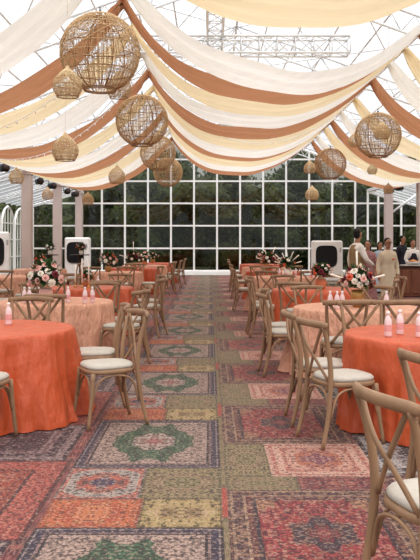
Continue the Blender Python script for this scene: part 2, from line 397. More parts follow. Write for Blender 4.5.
# side walls of arched lattice windows
def arch_wall(name, X, y0, y1, n, first):
    L = (y1-y0)/n
    for i in range(n):
        c = y0+L*(i+.5); hw = L*.44; fr = MB()
        arc = [(X, c-hw, .1), (X, c-hw, 2.3)]+[(X, c-hw*math.cos(PI*k/10), 2.3+.75*math.sin(PI*k/10)) for k in range(1, 10)]+[(X, c+hw, 2.3), (X, c+hw, .1)]
        fr.tube(arc, .05, 4)
        for k in (-1, 0, 1): fr.box((X, c+k*hw*.5, 1.5+(.1 if k == 0 else 0)), (.05, .045, 2.8+(.25 if k == 0 else 0)))
        for z in (.15, .9, 1.65, 2.35): fr.box((X, c, z), (.05, 2*hw, .05))
        g = MB().add([(X, c-hw, .1), (X, c+hw, .1)]+[(X, c+hw*math.cos(PI*k/10), 2.3+.75*math.sin(PI*k/10)) for k in range(11)], [tuple(range(13))])
        w_ = g.build('window_%d' % (first+i), M['glass'], smooth=False); struct(w_); fr.build('window_frame', M['white'], w_, smooth=False)
arch_wall('l', XL, 8.2, 35.2, 13, 30)
def grid_wall(X, y0, y1, n, first, ztop):
    L = (y1-y0)/n
    for i in range(n):
        a, b = y0+L*i, y0+L*(i+1)
        g = MB().add([(X, a, .1), (X, b, .1), (X, b, ztop), (X, a, ztop)], [(0, 1, 2, 3)])
        fr = MB().box((X, a, ztop/2), (.1, .085, ztop))
        for z in (.1, 1.25, 2.31, ztop): fr.box((X, (a+b)/2, z), (.09, L, .075))
        w_ = g.build('window_%d' % (first+i), M['glass'], smooth=False); struct(w_); fr.build('window_frame', M['white'], w_, smooth=False)
grid_wall(XR, 5.2, 35.2, 15, 50, 3.1)

# roof skin
rf = MB()
for (a, za), (b, zb) in (((XL, 3.2), (EL, 3.98)), ((EL, EZ+.08), (.7, RZ+.1)), ((.7, RZ+.1), (ER, EZ+.08)), ((ER, 3.98), (XR, 3.15))): rf.add([(a, 1, za), (b, 1, zb), (b, 35.4, zb), (a, 35.4, za)], [(0, 1, 2, 3)])
struct(rf.build('ceiling', M['roofglass'], smooth=False))
# posts, eave beams
n_ = 0
for X in (EL, ER):
    for k, Y in enumerate(([9.9, 14.8, 19.7, 24.6, 29.5, 34.4] if X < 0 else [11.1, 16.1, 21.2, 26.2, 31.1])):
        n_ += 1
        p = MB().box((0, 0, EZ/2), (.32, .32, EZ), bev=.02).box((0, 0, .06), (.42, .42, .12), bev=.02).box((0, 0, 3.8), (.4, .4, .16), bev=.02).build('trim_%d' % n_, M['post'], smooth=False, loc=(X, Y, 0)); struct(p)
    n_ += 1
    struct(MB().box((X, 18, 3.94), (.16, 34, .14)).box((X, 18, EZ), (.14, 34, .14)).build('trim_%d' % n_, M['white'], smooth=False))
# lattice roof trusses
def lattice(mb, a, b, depth, n, r=.028, r2=.014):
    a, b = Vector(a), Vector(b); dv = Vector((0, 0, -depth))
    mb.tube([a, b], r, 5); mb.tube([a+dv, b+dv], r, 5)
    for i in range(n):
        p, q, m_ = a.lerp(b, i/n), a.lerp(b, (i+1)/n), a.lerp(b, (i+.5)/n)
        mb.tube([p, m_+dv], r2, 4); mb.tube([m_+dv, q], r2, 4)
n_ = 20
for Y in (4.9, 9.8, 14.8, 19.7, 24.6, 29.5, 34.4):
    t = MB()
    lattice(t, (EL, Y, EZ), (.7, Y, RZ), .42, 12); lattice(t, (.7, Y, RZ), (ER, Y, EZ), .42, 12)
    lattice(t, (XL, Y, 3.15), (EL, Y, 3.92), .15, 5, .025); lattice(t, (ER, Y, 3.92), (XR, Y, 3.1), .15, 5, .025)
    struct(t.build('trim_%d' % n_, M['steel'])); n_ += 1
t = MB()
for k in range(1, 9):
    for (a, za), (b, zb) in (((EL, EZ), (.7, RZ)), ((.7, RZ), (ER, EZ))):
        x, z = a+(b-a)*k/9, za+(zb-za)*k/9
        t.tube([(x, 1, z+.03), (x, 35.2, z+.03)], .022, 5)
t.tube([(.7, 1, RZ), (.7, 35.2, RZ)], .035, 5)
for j, Y in enumerate((0, 4.9, 9.8, 14.8, 19.7, 24.6, 29.5)):
    for (a, za), (b, zb) in (((EL, EZ), (.7, RZ)), ((.7, RZ), (ER, EZ))):
        for q in (0, .33, .66):
            p0 = (a+(b-a)*q, za+(zb-za)*q); p1 = (a+(b-a)*(q+.33), za+(zb-za)*(q+.33))
            t.tube([(p0[0], Y, p0[1]-.05), (p1[0], Y+4.9, p1[1]-.05)], .014, 4)
            t.tube([(p1[0], Y, p1[1]-.05), (p0[0], Y+4.9, p0[1]-.05)], .014, 4)
for s_, (a, za), (b, zb) in ((0, (XL, 3.15), (EL, 3.95)), (1, (ER, 3.95), (XR, 3.1))):
    for k in range(40):
        Y = 2+k*.85; t.tube([(a, Y, za), (b, Y, zb)], .022, 4)
t.tube([(ER+.1, 31.3, 2.7), (ER+1.25, 31.3, 3.55)], .05, 6)
struct(t.build('trim_40', M['steel']))
# suspension cables the drapes and lanterns hang from
HL = (-1.34, 5.25); HR = (3.53, 5.1)
t = MB()
for x, z in (HL, HR): t.tube([(x, 1, z), (x, 35, z)], .012, 5)
for x, z in (HL, HR):
    for Y in (4.9, 9.8, 14.8, 19.7, 24.6, 29.5, 34.4): t.tube([(x, Y, z), (x, Y, zt(x)-.38)], .01, 4)
struct(t.build('trim_41', M['steel']))
# hanging box truss
t = MB()
def boxtruss(mb, a, b, s, n):
    a, b = Vector(a), Vector(b); d = (b-a).normalized(); sd_ = d.cross(Vector((0, 0, 1))).normalized()*s/2; u = Vector((0, 0, s/2))
    cs = [sd_+u, sd_-u, -sd_-u, -sd_+u]
    for c_ in cs: mb.tube([a+c_, b+c_], .024, 5)
    for i in range(n):
        p, q = a.lerp(b, i/n), a.lerp(b, (i+1)/n)
        for k in range(4):
            c0, c1 = cs[k], cs[(k+1) % 4]; mb.tube([p+c0, q+c1] if i % 2 else [p+c1, q+c0], .012, 4); mb.tube([p+c0, p+c1], .012, 4)
    for k in range(4): mb.tube([b+cs[k], b+cs[(k+1) % 4]], .012, 4)
boxtruss(t, (-2.2, 14.6, 5.33), (2.7, 14.6, 5.33), .32, 14)
boxtruss(t, (.1, 9.0, 5.85), (.1, 20.5, 5.5), .3, 22)
struct(t.build('trim_42', M['steel']))

# ------------------------------------------------------------------ drapes: each a single long swag from eave to eave
def sagz(t, s, pl, pr):
    q = abs(2*t-1); return s*(1-q**(pl if t < .5 else pr))
def swag(name, d, w, mat, label, seed, zj=0, dR=0):
    rr = random.Random(seed); nv = 28
    spans = [((EL+.1, 3.98), HL, 1.07, 2.0, 2.2), (HL, HR, 1.27, 3.2, 1.8), (HR, (ER-.1, 3.75), .8, 3.0, 2.0)]
    ns = [26, 40, 26]; rows = []
    ph = [rr.uniform(0, 6) for _ in range(4)]
    for si, ((x0, z0), (x1, z1), s, pl, pr) in enumerate(spans):
        zz = zj if si == 1 else zj*.4
        for i in range(ns[si]+(1 if si == 2 else 0)):
            t = i/ns[si]; x = x0+(x1-x0)*t
            z = z0+(z1-z0)*t-sagz(t, s+zz, pl, pr)
            op = math.sin(PI*t)**.55 if 0 < t < 1 else 0
            ww = .2+(w-.2)*op
            row = []
            for j in range(nv+1):
                v = j/nv-.5
                pl_ = .05*(1-op)+.022
                dz = pl_*(math.sin(v*26+ph[0]+.8*math.sin(t*3+ph[1]))+.6*math.sin(v*47+ph[3]+1.5*math.sin(t*4+ph[2])))*(1 if op < .9 else .8)
                curl = -.10*op*(1-(2*v)**2)     # belly of the cloth
                row.append((x, d+dR*(0 if si == 0 else t*t*(3-2*t) if si == 1 else 1)+v*ww, z+dz+curl+.03*math.sin(5*x+ph[2])*v))
            rows.append(row)
    mb = MB(); n = nv+1
    mb.add([p for r in rows for p in r], [(i*n+j, i*n+j+1, (i+1)*n+j+1, (i+1)*n+j) for i in range(len(rows)-1) for j in range(nv)])
    o = mb.build(name, M[mat]); tag(o, label, 'drape', 'ceiling drapes slung across the marquee')
    return o
SW = [(7.2, 1.3, 'beige', 'wide buttercream drape across the top of the picture, nearest of the ceiling drapes', .12, .2),
      (9.7, 1.35, 'cream', 'ivory ceiling drape in front of the nearest rust drape', .08, 2.3),
      (11.6, 1.05, 'rust', 'nearest rust ceiling drape, swooping down behind the largest wicker globe', .02, 1.05),
      (13.0, 1.35, 'beige', 'buttercream ceiling drape just behind the nearest rust drape', 0, .7),
      (14.7, 1.35, 'cream', 'ivory ceiling drape just in front of the second rust drape', 0, .2),
      (16.45, 1.2, 'rust', 'second rust ceiling drape from the front', 0, 0),
      (18.0, 1.45, 'beige', 'buttercream ceiling drape just behind the second rust drape', 0, .5),
      (19.7, 1.45, 'cream', 'ivory ceiling drape just in front of the third rust drape', 0, .7),
      (21.6, 1.4, 'rust', 'third rust ceiling drape from the front', -.1, .35),
      (23.3, 1.5, 'beige', 'buttercream ceiling drape behind the third rust drape', -.1, 0),
      (25.0, 1.5, 'cream', 'ivory ceiling drape just in front of the farthest rust drape', -.1, 0),
      (26.7, 1.2, 'rust', 'farthest rust ceiling drape, lowest edge above the glass wall', -.1, -.5)]
for i, (d, w_, m_, lb, zj, dr) in enumerate(SW): swag('ceiling_drape', d, w_, m_, lb, i+3, zj, dr)

# ------------------------------------------------------------------ wicker lanterns
def strand_net(mb, prof, nm, nl, r, seed, jit=.06, diag=0, n=3):
    """prof(t)->(radius,z) for t 0..1 top to bottom"""
    rr = random.Random(seed)
    for k in range(nm):
        a = 2*PI*k/nm+rr.uniform(-jit, jit); b = a+rr.uniform(-jit, jit)*2
        mb.tube([(prof(t)[0]*math.cos(a+(b-a)*t), prof(t)[0]*math.sin(a+(b-a)*t), prof(t)[1]) for t in [i/14 for i in range(15)]], r, n)
    for k in range(nl):
        t = (k+.6+rr.uniform(-.3, .3))/(nl+.6); w1 = rr.uniform(-.02, .02); ph = rr.uniform(0, 6)
        mb.tube([(prof(min(1, max(0, t+w1*math.sin(q+ph))))[0]*1.01*math.cos(q), prof(min(1, max(0, t+w1*math.sin(q+ph))))[0]*1.01*math.sin(q), prof(min(1, max(0, t+w1*math.sin(q+ph))))[1]) for q in [2*PI*i/28 for i in range(28)]], r*1.1, n, closed=True)
    for k in range(diag):
        a = rr.uniform(0, 2*PI); t0 = rr.uniform(0.05, .7); dt = rr.uniform(.12, .3)*rr.choice((1, -1)); da = rr.uniform(.5, 1.6)*rr.choice((1, -1))
        P = []
        for i in range(9):
            s_ = i/8; t = min(.97, max(.03, t0+dt*s_)); p = prof(t); P.append((p[0]*1.015*math.cos(a+da*s_), p[0]*1.015*math.sin(a+da*s_), p[1]))
        mb.tube(P, r, n)
def globe_prof(t):
    th = .12+t*(PI-.12-.42); return (.48*math.sin(th), .48*math.cos(th))
def bell_prof(t):
    P = [(0, .03, .64), (.14, .06, .57), (.3, .17, .48), (.48, .3, .33), (.62, .345, .19), (.78, .335, .06), (1, .25, -.1)]
    for (a, ra, za), (b, rb, zb) in zip(P, P[1:]):
        if t <= b:
            s_ = (t-a)/(b-a); return (ra+(rb-ra)*s_, za+(zb-za)*s_)
    return P[-1][1:]
def ring(mb, r, z, rt, n=24): mb.tube([(r*math.cos(2*PI*i/n), r*math.sin(2*PI*i/n), z) for i in range(n)], rt, 5, closed=True)
def make_globe(seed):
    root = empty('globe_lantern')
    a = MB(); strand_net(a, globe_prof, 112, 12, .0038, seed, .02, 50); sh_ = a.build('woven_shade', M['wicker'], root)
    b = MB()
    for k in range(6):
        q = 2*PI*k/6+seed; b.tube([(globe_prof(t)[0]*.985*math.cos(q), globe_prof(t)[0]*.985*math.sin(q), globe_prof(t)[1]) for t in [i/16 for i in range(17)]], .008, 5)
    for t in (.25, .5, .75): ring(b, globe_prof(t)[0]*.98, globe_prof(t)[1], .007)
    b.build('cane_frame', M['wicker_dark'], root)
    c = MB(); ring(c, globe_prof(1)[0], globe_prof(1)[1], .009); ring(c, globe_prof(1)[0]*.98, globe_prof(1)[1]-.018, .008); c.build('bottom_rim', M['wicker_dark'], sh_)
    d = MB().lathe([(.0, .41), (.02, .41), (.02, .5), (.008, .52), (.008, .56)], 10); d.build('lamp_holder', M['black'], root)
    return root
def make_bell(seed):
    root = empty('bell_lantern')
    a = MB(); strand_net(a, bell_prof, 54, 15, .0058, seed, .04, 70); sh_ = a.build('woven_shade', M['wicker_light'], root)
    b = MB()
    for t in (.5, .64, .78, .9): ring(b, bell_prof(t)[0]*1.01, bell_prof(t)[1], .009)
    for k in range(10):
        q = 2*PI*k/10; b.tube([(bell_prof(t)[0]*1.01*math.cos(q), bell_prof(t)[0]*1.01*math.sin(q), bell_prof(t)[1]) for t in (.5, .6, .7, .8, .9, 1)], .007, 5)
    b.build('open_weave_band', M['wicker'], root)
    c = MB(); ring(c, .25, -.1, .013); c.build('bottom_rim', M['wicker_dark'], sh_)
    return root
globes = [make_globe(1), make_globe(2)]; bells = [make_bell(3)]
def lantern(proto, px, py, d, rad, base_r, label, rz, hang):
    s = rad/base_r; X = (px-210)*d/750; Z = H+(243-py)*d/750
    o = place(proto, (X, d, Z), rz, s)
    tag(o, label, 'lantern', 'wicker globe lanterns' if base_r > .4 else 'small bell-shaped wicker lanterns')
    top = (.48 if base_r > .4 else .64)*s
    zz = hang-Z
    c = MB().tube([(0, 0, top/s), (0, 0, zz/s)], .0018/s, 4).build('cord', M['wicker_light'], o)
G = [(0, 100, 53, 9.1, .48, 'largest wicker globe lantern, top left, nearest of the globes'),
     (1, 142, 121, 13.85, .48, 'wicker globe lantern just below and right of the largest one'),
     (0, 158, 153, 19.9, .47, 'wicker globe lantern third from the front in the left line, overlapped by the second'),
     (1, 168, 172.3, 24.8, .48, 'smallest, lowest and farthest wicker globe lantern of the left line'),
     (1, 378, 135.5, 15.8, .48, 'larger wicker globe lantern of the right line, with a bell lantern in front of it'),
     (0, 330.3, 164, 22.5, .475, 'smaller, farther wicker globe lantern of the right line, darker and lower')]
for i, (g, px, py, d, r, lb) in enumerate(G): lantern(globes[g], px, py, d, r, .48, lb, i*1.3, (HL if px < 210 else HR)[1])
B = [(67.5, 81, 8.6, .165, 'bell-shaped wicker lantern hanging in front of the lower left of the largest globe'),
     (119, 84, 10.3, .17, 'bell-shaped lantern mostly hidden behind the right underside of the largest globe'),
     (65.3, 146, 11.5, .2, 'large pale bell-shaped lantern against the second rust drape on the left'),
     (16.5, 175, 19.5, .195, 'leftmost bell-shaped lantern, hanging beside the first post'),
     (47.6, 193, 22.5, .17, 'small bell-shaped lantern between the two leftmost posts'),
     (88, 198, 22.5, .18, 'small bell-shaped lantern just right of the third post on the left'),
     (117, 174, 20, .225, 'pale bell-shaped lantern partly behind a drape, left of the lowest wicker globe'),
     (382, 130, 14.9, .165, 'bell-shaped lantern overlapping the front of the larger right globe lantern'),
     (355, 139, 18.5, .17, 'bell-shaped lantern peeking out left of the right globe lantern'),
     (372.3, 168.5, 20.5, .135, 'small bell-shaped lantern below the right globe lantern'),
     (388.3, 188, 22.5, .145, 'lowest small bell-shaped lantern, in front of the right post top'),
     (309.8, 166.5, 21.5, .175, 'bell-shaped lantern just left of the smaller right globe'),
     (312, 192.5, 20.5, .185, 'lowest bell-shaped lantern, hanging below left of the smaller right globe')]
for i, (px, py, d, r, lb) in enumerate(B):
    X = (px-210)*d/750
    lantern(bells[0], px, py+.28*(r/.345)*750/d, d, r, .345, lb, i, zt(X)-.45)

# string of fairy lights along the drapes
def fairy(d, z0, x0, x1, z1, sag, label):
    mb = MB(); P = []
    for i in range(31):
        t = i/30; P.append((x0+(x1-x0)*t, d, z0+(z1-z0)*t-sag*(1-(2*t-1)**2)))
    root = empty('string_light', (0, 0, 0)); tag(root, label, 'string lights', 'strings of small clear lights')
    mb.tube(P, .006, 4).build('wire', M['white'], root)
    b = MB()
    for i in range(30):
        p = P[i]; b.ell((p[0], p[1], p[2]-.03), (.014, .014, .02), 6, 4)
    b.build('bulbs', M['white'], root)['kind'] = 'stuff'
fairy(12.3, 3.95, EL+.1, HL[0], 5.2, 1.25, 'string of small clear lights behind the nearest rust drape, left side')
fairy(15.7, 3.95, EL+.1, HL[0], 5.2, 1.25, 'string of small clear lights in front of the second rust drape, left side')
fairy(17.3, 5.2, HL[0], HR[0], 5.05, 1.32, 'string of small clear lights behind the second rust drape, centre')

# ------------------------------------------------------------------ crossback chair (faces +X)
def make_chair():
    root = empty('crossback_chair')
    w = M['wood']
    # seat frame: rounded trapezoid ring
    def outline(f, b, xf, xb, n=28, z=0):
        P = []
        for i in range(n):
            q = 2*PI*i/n; c_, s_ = math.cos(q), math.sin(q)
            e = 2/3.2; cx = math.copysign(abs(c_)**e, c_); sy = math.copysign(abs(s_)**e, s_)
            x = (xf+xb)/2+(xf-xb)/2*cx; hw = b+(f-b)*(cx+1)/2; P.append((x, hw*sy, z))
        return P
    def slab(levels):
        mb = MB(); n = 28; vs_ = []
        for f, b, xf, xb, z in levels: vs_ += outline(f, b, xf, xb, n, z)
        L = len(levels); fs = [(i*n+k, i*n+(k+1) % n, (i+1)*n+(k+1) % n, (i+1)*n+k) for i in range(L-1) for k in range(n)]
        fs += [tuple(range(n))[::-1], tuple(range((L-1)*n, L*n))]; return mb.add(vs_, fs)
    slab([(.205, .18, .2, -.2, .425), (.215, .19, .21, -.21, .432), (.215, .19, .21, -.21, .455), (.205, .182, .2, -.2, .462)]).build('seat_frame', w, root)
    slab([(.195, .172, .19, -.188, .458), (.208, .184, .203, -.2, .47), (.208, .184, .203, -.2, .483), (.195, .172, .19, -.188, .497), (.14, .12, .13, -.13, .505)]).build('seat_cushion', M['cushion'], root)
    for s in (1, -1):
        P = smooth_path([(-.275, s*.2, 0), (-.225, s*.19, .22), (-.2, s*.18, .44), (-.205, s*.182, .6), (-.235, s*.192, .76), (-.272, s*.2, .875)])
        MB().tube(P, [.0155+.004*math.sin(PI*i/(len(P)-1)) for i in range(len(P))], 8).build('back_leg', w, root)
        P = smooth_path([(.225, s*.205, 0), (.195, s*.19, .22), (.175, s*.178, .44)])
        MB().tube(P, [.0145+.005*i/(len(P)-1) for i in range(len(P))], 8).build('front_leg', w, root)
    # bowed top rail
    P = [(-.245-.075*math.cos(y*PI/.52), y, .878+.012*math.cos(y*PI/.5)) for y in [(-.235+.47*i/14) for i in range(15)]]
    MB().tube(P, [.022]+[.0265]*13+[.022], 10, flat=(1.0, .62), up=(0, 0, 1)).build('top_rail', w, root)
    for s in (1, -1):
        P = smooth_path([(-.265, s*.17, .865), (-.262-.008*s, s*.06, .72), (-.235-.006*s, -s*.04, .61), (-.2, -s*.15, .47)])
        MB().tube(P, .013, 7, flat=(.7, 1.2), up=(1, 0, 0)).build('cross_slat', w, root)
    # bent braces under the seat
    for a, b in (((.195, -.185), (.195, .185)), ((.19, .188), (-.205, .185)), ((.19, -.188), (-.205, -.185)), ((-.21, -.185), (-.21, .185))):
        P = smooth_path([(a[0], a[1], .2), (a[0]*.85+b[0]*.15, a[1]*.85+b[1]*.15, .37), (a[0]*.5+b[0]*.5, a[1]*.5+b[1]*.5, .415), (a[0]*.15+b[0]*.85, a[1]*.15+b[1]*.85, .37), (b[0], b[1], .2)])
        MB().tube(P, .0095, 6).build('bent_brace', w, root)
    for s, z in ((0, 0),): pass
    return root
chair0 = make_chair()
def chair(X, Y, ang, label, group, s=1.0):
    o = place(chair0, (X, Y, .002), math.radians(ang), s*1.02); tag(o, label, 'chair', group); return o

# ------------------------------------------------------------------ tables
def cloth_mesh(R, h, seed, kind):
    rr = random.Random(seed); n = 200; rows = []
    fold = [(rr.randint(7, 12), rr.uniform(0, 6), 1.0), (rr.randint(15, 21), rr.uniform(0, 6), .55), (rr.randint(28, 36), rr.uniform(0, 6), .25)]
    prof = [(0.001, 0, 0), (.3, 0, 0), (.6, 0, 0), (R-.04, 0, 0), (R-.008, -.004, 0), (R+.004, -.02, .05)]
    m_ = 16
    for i in range(1, m_+1):
        t = i/m_; prof.append((R+.006+(.12 if seed % 2 else .035)*t**1.2, -.02-(h-.03)*t, .05+.95*t**.8))
    vs_ = []
    for r, dz, a in prof:
        for k in range(n):
            q = 2*PI*k/n
            f = sum(am*math.sin(fr*q+p+.35*math.sin(3*dz+p)) for fr, p, am in fold)
            f += 1.1*noise.noise(Vector((math.cos(q)*3, math.sin(q)*3, dz*1.2+seed)))
            amp = (.055 if kind == 'peach' else .062)*a
            # sharp crest folds
            ff = f*.8+.5-.5*abs(f)
            cr = 1-abs(noise.noise(Vector((math.cos(q)*3.4+dz*.8, math.sin(q)*3.4+dz*.5, dz*1.0+seed*3.3))))*4
            ff += .5*max(cr, -.4)
            rad = r+amp*ff+(.006*noise.noise(Vector((math.cos(q)*9, math.sin(q)*9, dz*5+seed))) if a > 0 else 0)
            if a > 0: rad = max(rad, R-.0)
            vs_.append((rad*math.cos(q), rad*math.sin(q), h+dz))
    fs = [(i*n+k, i*n+(k+1) % n, (i+1)*n+(k+1) % n, (i+1)*n+k) for i in range(len(prof)-1) for k in range(n)]
    fs = [f[::-1] for f in fs]+[tuple(range(n))]
    return MB().add(vs_, fs)
tbl0 = empty('round_table')
MB().lathe([(.7, .715), (.715, .72), (.715, .737), (.7, .742)], 32).build('tabletop', M['tabletop'], tbl0)
MB().lathe([(.3, 0), (.3, .02), (.06, .05), (.04, .1), (.04, .6), (.07, .7), (.2, .714)], 16).build('pedestal', M['tabletop'], tbl0)
protoc = {'orange': [cloth_mesh(.745, .752, s, 'orange').mesh('tablecloth', M['orange']) for s in (1, 2)], 'peach': [cloth_mesh(.745, .752, s, 'peach').mesh('tablecloth', M['peach']) for s in (5, 6)]}
TB = {}
def table(key, X, Y, col, phrase, rz):
    t = place(tbl0, (X, Y, 0), rz); tag(t, 'round table under the cloth of the '+phrase, 'table', 'round banquet tables')
    o = bpy.data.objects.new('tablecloth', protoc[col][len(TB) % 2]); COL.objects.link(o); o.location = (X, Y, 0); o.rotation_euler.z = rz
    tag(o, ('glossy orange' if col == 'orange' else 'crinkled peach')+' floor-length cloth on the '+phrase, 'tablecloth', 'round floor-length tablecloths')
    TB[key] = (X, Y, phrase)
for a in [('L1', -1.96, 6.62, 'orange', 'nearest table left of the aisle', .4), ('L2', -2.01, 9.72, 'peach', 'second table left of the aisle', 1.3),
          ('L3', -2.05, 12.74, 'orange', 'third table left of the aisle', 2.0), ('L4', -2.5, 19.5, 'peach', 'fourth table left of the aisle', .9),
          ('L5', -2.3, 22.6, 'orange', 'fifth table left of the aisle', 2.9), ('L6', -2.2, 25.2, 'peach', 'sixth table left of the aisle', .1),
          ('L7', -2.15, 28.2, 'orange', 'farthest table left of the aisle', 1.9),
          ('M1', -4.75, 17.0, 'peach', 'nearer table of the outer left column', .5), ('M2', -4.9, 21.6, 'peach', 'farther table of the outer left column', 2.5),
          ('R1', 1.87, 6.22, 'orange', 'nearest table right of the aisle', 2.2), ('R2', 1.73, 8.8, 'peach', 'second table right of the aisle', .8),
          ('R3', 1.76, 12.2, 'orange', 'third table right of the aisle', 1.6), ('R4', 1.66, 16.7, 'peach', 'fourth table right of the aisle', 2.7),
          ('R5', 1.72, 20.2, 'orange', 'fifth table right of the aisle', .3), ('R6', 1.75, 23.4, 'peach', 'sixth table right of the aisle', 1.1),
          ('R7', 1.8, 26.6, 'orange', 'farthest table right of the aisle', 2.4)]: table(*a)

# chairs: position, facing angle, label
CH = [(-1.74, 5.62, 82, 'chair cut by the left edge, back to us, at the nearest left table'),
      (-.86, 6.26, 207, 'nearest whole chair left of the aisle, pulled out from the orange table'),
      (-1.08, 6.98, 190, 'chair tucked in just behind the nearest whole chair left of the aisle'),
      (-1.9, 7.64, 268, 'chair on the far side of the nearest left table, its back against the peach cloth'),
      (-2.36, 7.48, 300, 'chair at the left edge, on the far side of the nearest left table'),
      (-1.84, 8.68, 88, 'chair with its back to us in front of the bouquet on the second left table'),
      (-2.5, 8.86, 62, 'chair at the left edge with its back to us at the second left table'),
      (-1.08, 9.2, 158, 'aisle-side chair at the second left table, nearer one'),
      (-1.1, 10.0, 192, 'aisle-side chair at the second left table, farther one'),
      (-1.68, 10.55, 250, 'chair facing us on the far side of the second left table'),
      (-2.4, 10.6, 295, 'left chair of the two on the far side of the second left table'),
      (-2.35, 11.75, 75, 'left chair with its back to us at the third left table'),
      (-1.66, 11.72, 108, 'right chair with its back to us at the third left table'),
      (-1.02, 12.1, 165, 'aisle-side chair standing clear of the third left table'),
      (-1.12, 13.2, 200, 'aisle-side chair half hidden behind the one clear of the third left table'),
      (-1.75, 13.72, 255, 'chair facing us on the far side of the third left table'),
      (-2.5, 13.7, 300, 'left chair on the far side of the third left table'),
      (-2.8, 18.3, 80, 'left chair with its back to us at the fourth left table'), (-2.1, 18.45, 105, 'right chair with its back to us at the fourth left table'),
      (-1.5, 18.9, 165, 'aisle-side chair at the fourth left table'), (-2.1, 20.5, 250, 'chair on the far side of the fourth left table'),
      (-1.36, 22.0, 160, 'nearer aisle-side chair at the fifth left table'), (-1.35, 23.0, 195, 'farther aisle-side chair at the fifth left table'), (-2.2, 21.6, 92, 'chair with its back to us at the fifth left table'),
      (-1.25, 25.1, 175, 'aisle-side chair at the sixth left table'), (-1.2, 28.0, 175, 'aisle-side chair at the farthest left table'),
      (-3.7, 13.3, 20, 'chair at the left edge, standing alone beyond the second left table'), (-3.55, 14.6, 140, 'chair left of the bouquet on the second left table, seen over it'),
      (-4.4, 15.95, 100, 'chair with its back to us at the nearer outer left table'), (-3.8, 16.7, 165, 'inner side chair at the nearer outer left table'),
      (-4.6, 20.55, 100, 'chair with its back to us at the farther outer left table'), (-3.95, 21.4, 170, 'inner side chair at the farther outer left table'),
      (.93, 2.99, 17, 'large chair at the bottom right corner, nearest of all'),
      (1.36, 3.98, 15, 'chair cut by the right edge, just behind the nearest one'),
      (1.01, 5.72, 20, 'front chair of the pair beside the nearest right table'),
      (.94, 6.32, 2, 'rear chair of the pair beside the nearest right table'),
      (1.53, 7.2, 275, 'chair facing us on the far side of the nearest right table'),
      (2.2, 7.12, 250, 'chair at the right edge on the far side of the nearest right table'),
      (1.37, 7.78, 90, 'left chair with its back to us at the second right table'),
      (1.93, 7.78, 92, 'right chair with its back to us at the second right table'),
      (.86, 8.6, 5, 'nearer aisle-side chair at the second right table'), (.93, 9.25, -18, 'farther aisle-side chair at the second right table'),
      (1.4, 9.75, 290, 'chair facing us on the far side of the second right table'), (2.1, 9.78, 245, 'chair facing us behind the bouquet of the second right table'),
      (1.3, 11.25, 70, 'left chair with its back to us at the third right table'), (2.05, 11.2, 105, 'right chair with its back to us at the third right table'),
      (.9, 12.1, 4, 'aisle-side chair at the third right table, nearer one'), (.93, 12.75, -18, 'aisle-side chair at the third right table, farther one'),
      (2.68, 12.0, 165, 'nearer of two chairs right of the third right table, before the man in beige'), (2.95, 12.6, 190, 'farther of two chairs right of the third right table, before the man in beige'),
      (1.4, 13.2, 290, 'chair facing us on the far side of the third right table'), (2.1, 13.2, 250, 'right chair facing us on the far side of the third right table'),
      (1.25, 15.7, 70, 'left chair with its back to us at the fourth right table'), (2.0, 15.7, 105, 'right chair with its back to us at the fourth right table'),
      (.8, 16.6, 4, 'aisle-side chair at the fourth right table'), (1.5, 17.75, 280, 'chair on the far side of the fourth right table'),
      (1.3, 19.2, 72, 'left chair with its back to us at the fifth right table'), (2.05, 19.2, 105, 'right chair with its back to us at the fifth right table'), (.85, 20.1, 3, 'aisle-side chair at the fifth right table'),
      (.88, 23.3, 0, 'aisle-side chair at the sixth right table'), (.95, 26.5, 0, 'aisle-side chair at the farthest right table')]
for X, Y, a, lb in CH:
    if 'whole' not in lb and 'pair' not in lb:      # keep every seat clear of the cloth it faces
        tx, ty = min(((t[0], t[1]) for t in TB.values()), key=lambda t: math.hypot(X-t[0], Y-t[1])); dd = math.hypot(X-tx, Y-ty)
        if dd < 1.03 and abs(Y-ty) > .6: X, Y = tx+(X-tx)*1.03/dd, ty+(Y-ty)*1.03/dd
    chair(X, Y, a, lb, 'wooden crossback chairs with cream cushions')

# ------------------------------------------------------------------ flowers
def bloom_mesh(name, mat, seed, layers=4):
    rr = random.Random(seed); mb = MB()
    for L in range(layers):
        npet = 4+L*2; tilt = .15+.36*L; r = .4+.2*L
        for k in range(npet):
            q = 2*PI*k/npet+L*.6+rr.uniform(-.1, .1)
            ca, sa = math.cos(q), math.sin(q); vs_ = []
            for i in range(4):
                s_ = i/3; rad = r*(math.sin(tilt)*s_+.08); z = .75*math.cos(tilt)*s_*(1-.12*L)+.0-.15*s_**3*L*.5; wd = .34*math.sin(PI*(.15+.75*s_))
                for j in (-1, 0, 1): vs_.append((rad*ca-j*wd*sa-(.06*abs(j))*ca, rad*sa+j*wd*ca-(.06*abs(j))*sa, z+.05*abs(j)))
            mb.add(vs_, [(i*3+j, i*3+j+1, i*3+j+4, i*3+j+3) for i in range(3) for j in (0, 1)])
    mb.ell((0, 0, .2), (.25, .25, .3), 8, 5)
    return mb.mesh(name, mat)
BM = {k: bloom_mesh('bloom', M[k], i) for i, k in enumerate(('blush', 'ivory', 'coral', 'burg'))}
def foliage(rad, n, seed, zc, up=.3):
    rr = random.Random(seed); mb = MB()
    for i in range(n):
        th = rr.uniform(0, 2*PI); el = rr.uniform(-.35, 1.3); L = rad*rr.uniform(.8, 1.25)
        d = Vector((math.cos(th)*math.cos(el), math.sin(th)*math.cos(el), math.sin(el))); sd_ = d.cross(Vector((0, 0, 1))).normalized(); nn = sd_.cross(d)
        b = Vector((0, 0, zc)); w_ = rad*.13
        mb.add([b+d*L*.3, b+d*L*.65+sd_*w_+nn*.01, b+d*L, b+d*L*.65-sd_*w_+nn*.01], [(0, 1, 2, 3)])
        mb.tube([b, b+d*L*.35], .003, 3)
    return mb
